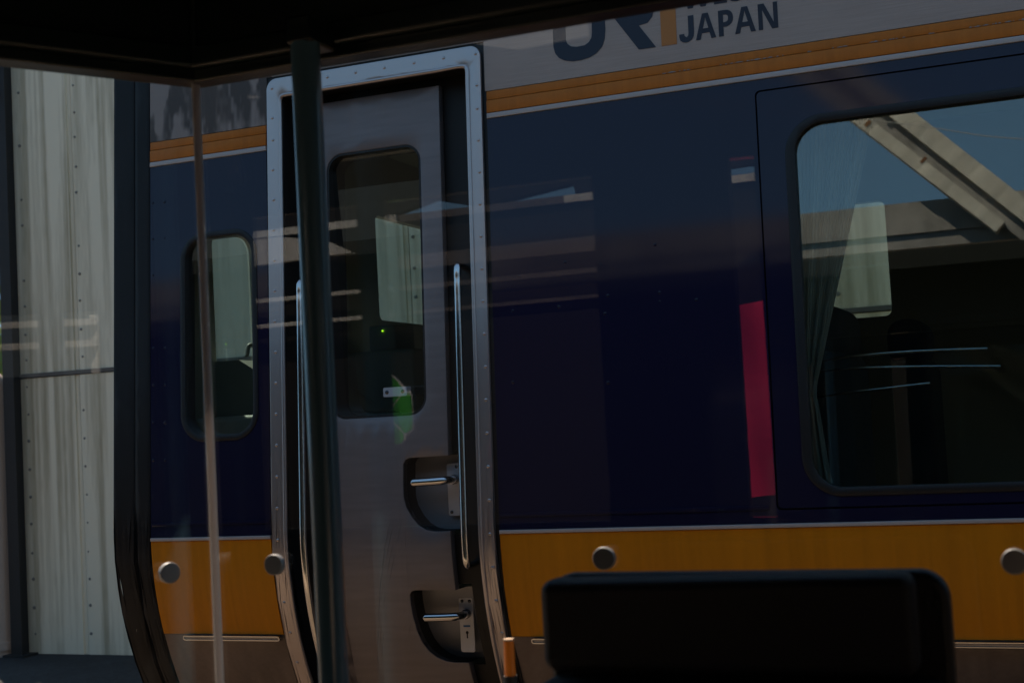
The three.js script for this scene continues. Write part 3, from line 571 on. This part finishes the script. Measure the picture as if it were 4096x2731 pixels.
  mesh('cap', cyl(0.0073, 0.0024, [0, 0.9655, 0], 'y', 24), M.gripCap, rod);
}

// ---------------------------------------------------------------- station behind us (shows in the glass and in the paint)
{
  const C = thing('platform_canopy', 'long grey brown station canopy mirrored in the large railcar window', 'canopy', [0, 0.9, 12]);
  for (const [y0, y1, z] of [[4.4, 4.56, 0.03], [4.565, 4.72, 0], [4.725, 4.93, 0.02]]) mesh('fascia_board', box(-30, 22, y0, y1, z, z + 0.06), M.canopy, C);
  mesh('roof_slab', box(-30, 22, 4.78, 4.9, 0.09, 4.4), M.canopy, C);
  for (let x = -28; x < 22; x += 6) mesh('column', box(x - 0.1, x + 0.1, 0.004, 4.78, 2, 2.2), M.canopy, C);
  const G = thing('steel_girder', 'rust spotted white diagonal girder mirrored in the large railcar window', 'girder', [-0.13, 0.9, 11.8]);
  const bar = (ax, ay, bx, by, w, z0, z1, mat, name) => { const L = Math.hypot(bx - ax, by - ay), g = box(-L / 2, L / 2, -w / 2, w / 2, z0, z1); g.rotateZ(Math.atan2(by - ay, bx - ax)); g.translate((ax + bx) / 2, (ay + by) / 2, 0); return mesh(name, g, mat, G); };
  bar(-3.1, 7.15, -0.42, 4.48, 0.14, -0.06, 0.1, M.rusty, 'flange');
  bar(-2.7, 7.25, 0.3, 4.16, 0.2, -0.06, 0.1, M.rusty, 'flange');
  bar(-2.9, 7.2, 0.1, 4.15, 0.2, 0.02, 0.06, M.canopy, 'web');
  for (const [x, y, w] of [[-1.62, 5.95, 0.05], [-1.78, 5.8, 0.04], [-1.2, 5.3, 0.03]]) bar(x, y, x + 0.06, y + 0.05, w, -0.066, -0.05, M.rust, 'rust_patch');
  mesh('upright', box(0.2, 0.4, 0.004, 4.2, 0.12, 0.28), M.rusty, G);
  const St = thing('station_wall', 'dark brown station wall with a pale coping, mirrored in the shelter glass', 'wall', [0, 0.9, 11.0]);
  mesh('wall_face', box(-30, 22, 0.004, 3.06, 0, 0.25), M.stationDark, St);
  mesh('coping', box(-30, -5.3, 3.06, 3.125, -0.05, 0.3), M.whitePaint, St);
  mesh('coping', box(-5.295, -3.76, 3.06, 3.12, -0.03, 0.3), M.ledge, St);
  mesh('coping', box(-3.755, -1.0, 3.06, 3.12, -0.03, 0.3), M.whitePaint, St);
  mesh('coping', box(-0.995, 22, 3.06, 3.12, -0.03, 0.3), M.ledge, St);
  const vz = poly([[-30, 3.155], [-5.42, 3.155], [-5.01, 3.25], [-4.62, 3.15], [-4.43, 3.15], [-3.72, 3.24], [-3.7, 3.15], [-3.35, 3.16], [-2.75, 3.15], [-2.55, 3.21], [-2.0, 3.23], [-1.9, 3.15], [22, 3.15], [22, 3.98], [-30, 3.98]]);
  mesh('roof_valance', metricUV(new THREE.ExtrudeGeometry(vz, { depth: 0.12, bevelEnabled: false }).translate(0, 0, 0.12)), M.stationDark, St);
  for (const [y0, y1] of [[2.64, 2.76], [2.46, 2.5], [2.25, 2.28]]) mesh('ledge', box(-5.3, -2.9, y0, y1, -0.04, -0.002), M.ledge, St);
  const A = thing('awning', 'white awning with a pointed end, mirrored in the shelter glass', 'awning', [0, 0.9, 10.9]);
  const ag = new THREE.ExtrudeGeometry(poly([[-9.0, 2.74], [-5.7, 2.82], [-5.95, 2.95], [-6.4, 3.03], [-9.0, 3.03]]), { depth: 0.08, bevelEnabled: false }).translate(0, 0, -0.06); mesh('canvas', metricUV(ag), M.whitePaint, A);
  const H = thing('handrail', 'white double handrail along the station wall, mirrored in the shelter glass', 'railing', [0, 0.9, 10.9]);
  for (const y of [2.48, 2.25]) mesh('rail', box(-30, -5.35, y - 0.017, y + 0.017, -0.04, 0.03), M.whitePaint, H);
  for (let x = -29; x < -5.4; x += 2.4) mesh('baluster', box(x - 0.025, x + 0.025, 0.004, 2.5, 0.032, 0.08), M.stationDark, H);
  const Bn = thing('banner', 'upright magenta banner mirrored in the shelter glass', 'banner', [-1.63, 0.9, 7.95]);
  { const g = new THREE.BoxGeometry(0.3, 1.08, 0.008, 24, 30, 1), p = g.attributes.position; for (let i = 0; i < p.count; i++) { const x = p.getX(i), y = p.getY(i); p.setZ(i, p.getZ(i) + 0.014 * Math.sin(x * 22 + y * 2.5) + 0.01 * Math.sin(y * 9 + x * 4)); p.setY(i, y + 0.006 * Math.sin(x * 18)); } g.translate(0.01, 1.32, 0); g.computeVertexNormals(); mesh('cloth', g, M.magenta, Bn); }
  mesh('pole', cyl(0.012, 1.95, [-0.155, 0.98, 0], 'y', 14), M.whitePaint, Bn);
  mesh('base', cyl(0.2, 0.06, [-0.1, 0.034, 0], 'y', 24, 0.16), M.concrete, Bn);
  const Sg = thing('leaf_sign', 'green sign of rounded leaf shapes edged in white, mirrored in the shelter glass', 'sign', [-3.9, 0.9, 7.95]);
  const leaf = (pts, z) => { const c = pts.reduce((a, p) => [a[0] + p[0] / pts.length, a[1] + p[1] / pts.length], [0, 0]); const sh = (k) => { const q = pts.map(([x, y]) => [c[0] + (x - c[0]) * k, c[1] + (y - c[1]) * k]), s = new THREE.Shape(); q.forEach((p, i) => { const n = q[(i + 1) % q.length]; const l = q[(i + q.length - 1) % q.length], k2 = 0.22, e0 = [p[0] + (l[0] - p[0]) * k2, p[1] + (l[1] - p[1]) * k2], e1 = [p[0] + (n[0] - p[0]) * k2, p[1] + (n[1] - p[1]) * k2]; if (!i) s.moveTo(...e0); else s.lineTo(...e0); s.quadraticCurveTo(p[0], p[1], ...e1); }); s.closePath(); return s; };
    mesh('white_edge', new THREE.ExtrudeGeometry(sh(1), { depth: 0.006, bevelEnabled: false, curveSegments: 8 }).translate(0, 0, z), M.signWhite, Sg);
    mesh('green_leaf', new THREE.ExtrudeGeometry(sh(0.9), { depth: 0.006, bevelEnabled: false, curveSegments: 8 }).translate(0, 0, z - 0.004), M.green, Sg); };
  leaf([[-0.16, 1.315], [0.0, 1.315], [0.09, 1.24], [0.085, 1.19], [0.06, 1.165], [-0.16, 1.165]], -0.006);
  leaf([[0.11, 1.5], [0.0, 1.39], [-0.16, 1.39], [-0.16, 1.6], [0.03, 1.6]], -0.004);
  leaf([[0.09, 1.5], [0.15, 1.49], [0.15, 1.25], [0.09, 1.215], [-0.005, 1.33], [-0.005, 1.38]], -0.012);
  mesh('post', cyl(0.02, 1.3, [-0.05, 0.654, 0.02], 'y', 14), M.whitePaint, Sg);
  const R2 = thing('guard_rail', 'white double guard rail past the end of the shelter, mirrored in the angled glass', 'railing', [8, 0.9, 4.3]);
  for (const y of [2.24, 2.07]) mesh('rail', box(-0.03, 0.03, y - 0.025, y + 0.025, -0.48, 2.4), M.whitePaint, R2);
  for (const z of [-0.44, 0.9, 2.35]) mesh('upright', box(0.035, 0.09, 0.004, 2.3, z - 0.03, z + 0.03), M.whitePaint, R2);
}
const Wr = thing('overhead_wire', 'thin overhead wire crossing the sky mirrored in the large railcar window', 'wire', [0, 0.9, 11]);
  mesh('cable', tube([V(-14, 8.7, 0), V(-1.46, 5.54, 0), V(-0.24, 5.2, 0), V(14, 3.1, 0)], 0.005, 60, 6), M.whitePaint, Wr);
  mesh('anchor', box(13.9, 14.1, 0.004, 3.2, -0.08, 0.08), M.stationDark, Wr);
const Sh = thing('backdrop', 'dark shed added behind the white guard rail, mirrored in the angled glass', 'backdrop', [9.6, 0.9, 5]);  // added dark backdrop so the mirrored guard rail stands out from the sky
  mesh('wall', box(0, 3, 0.004, 3.6, -4, 6), M.backdrop, Sh);
  mesh('roof', box(-0.25, 3.2, 3.6, 3.72, -4.2, 6.2), M.canopy, Sh);
for (const o of scene.children) if (o.name === 'station_wall') o.userData.kind = 'thing';
renderer.render(scene, camera);
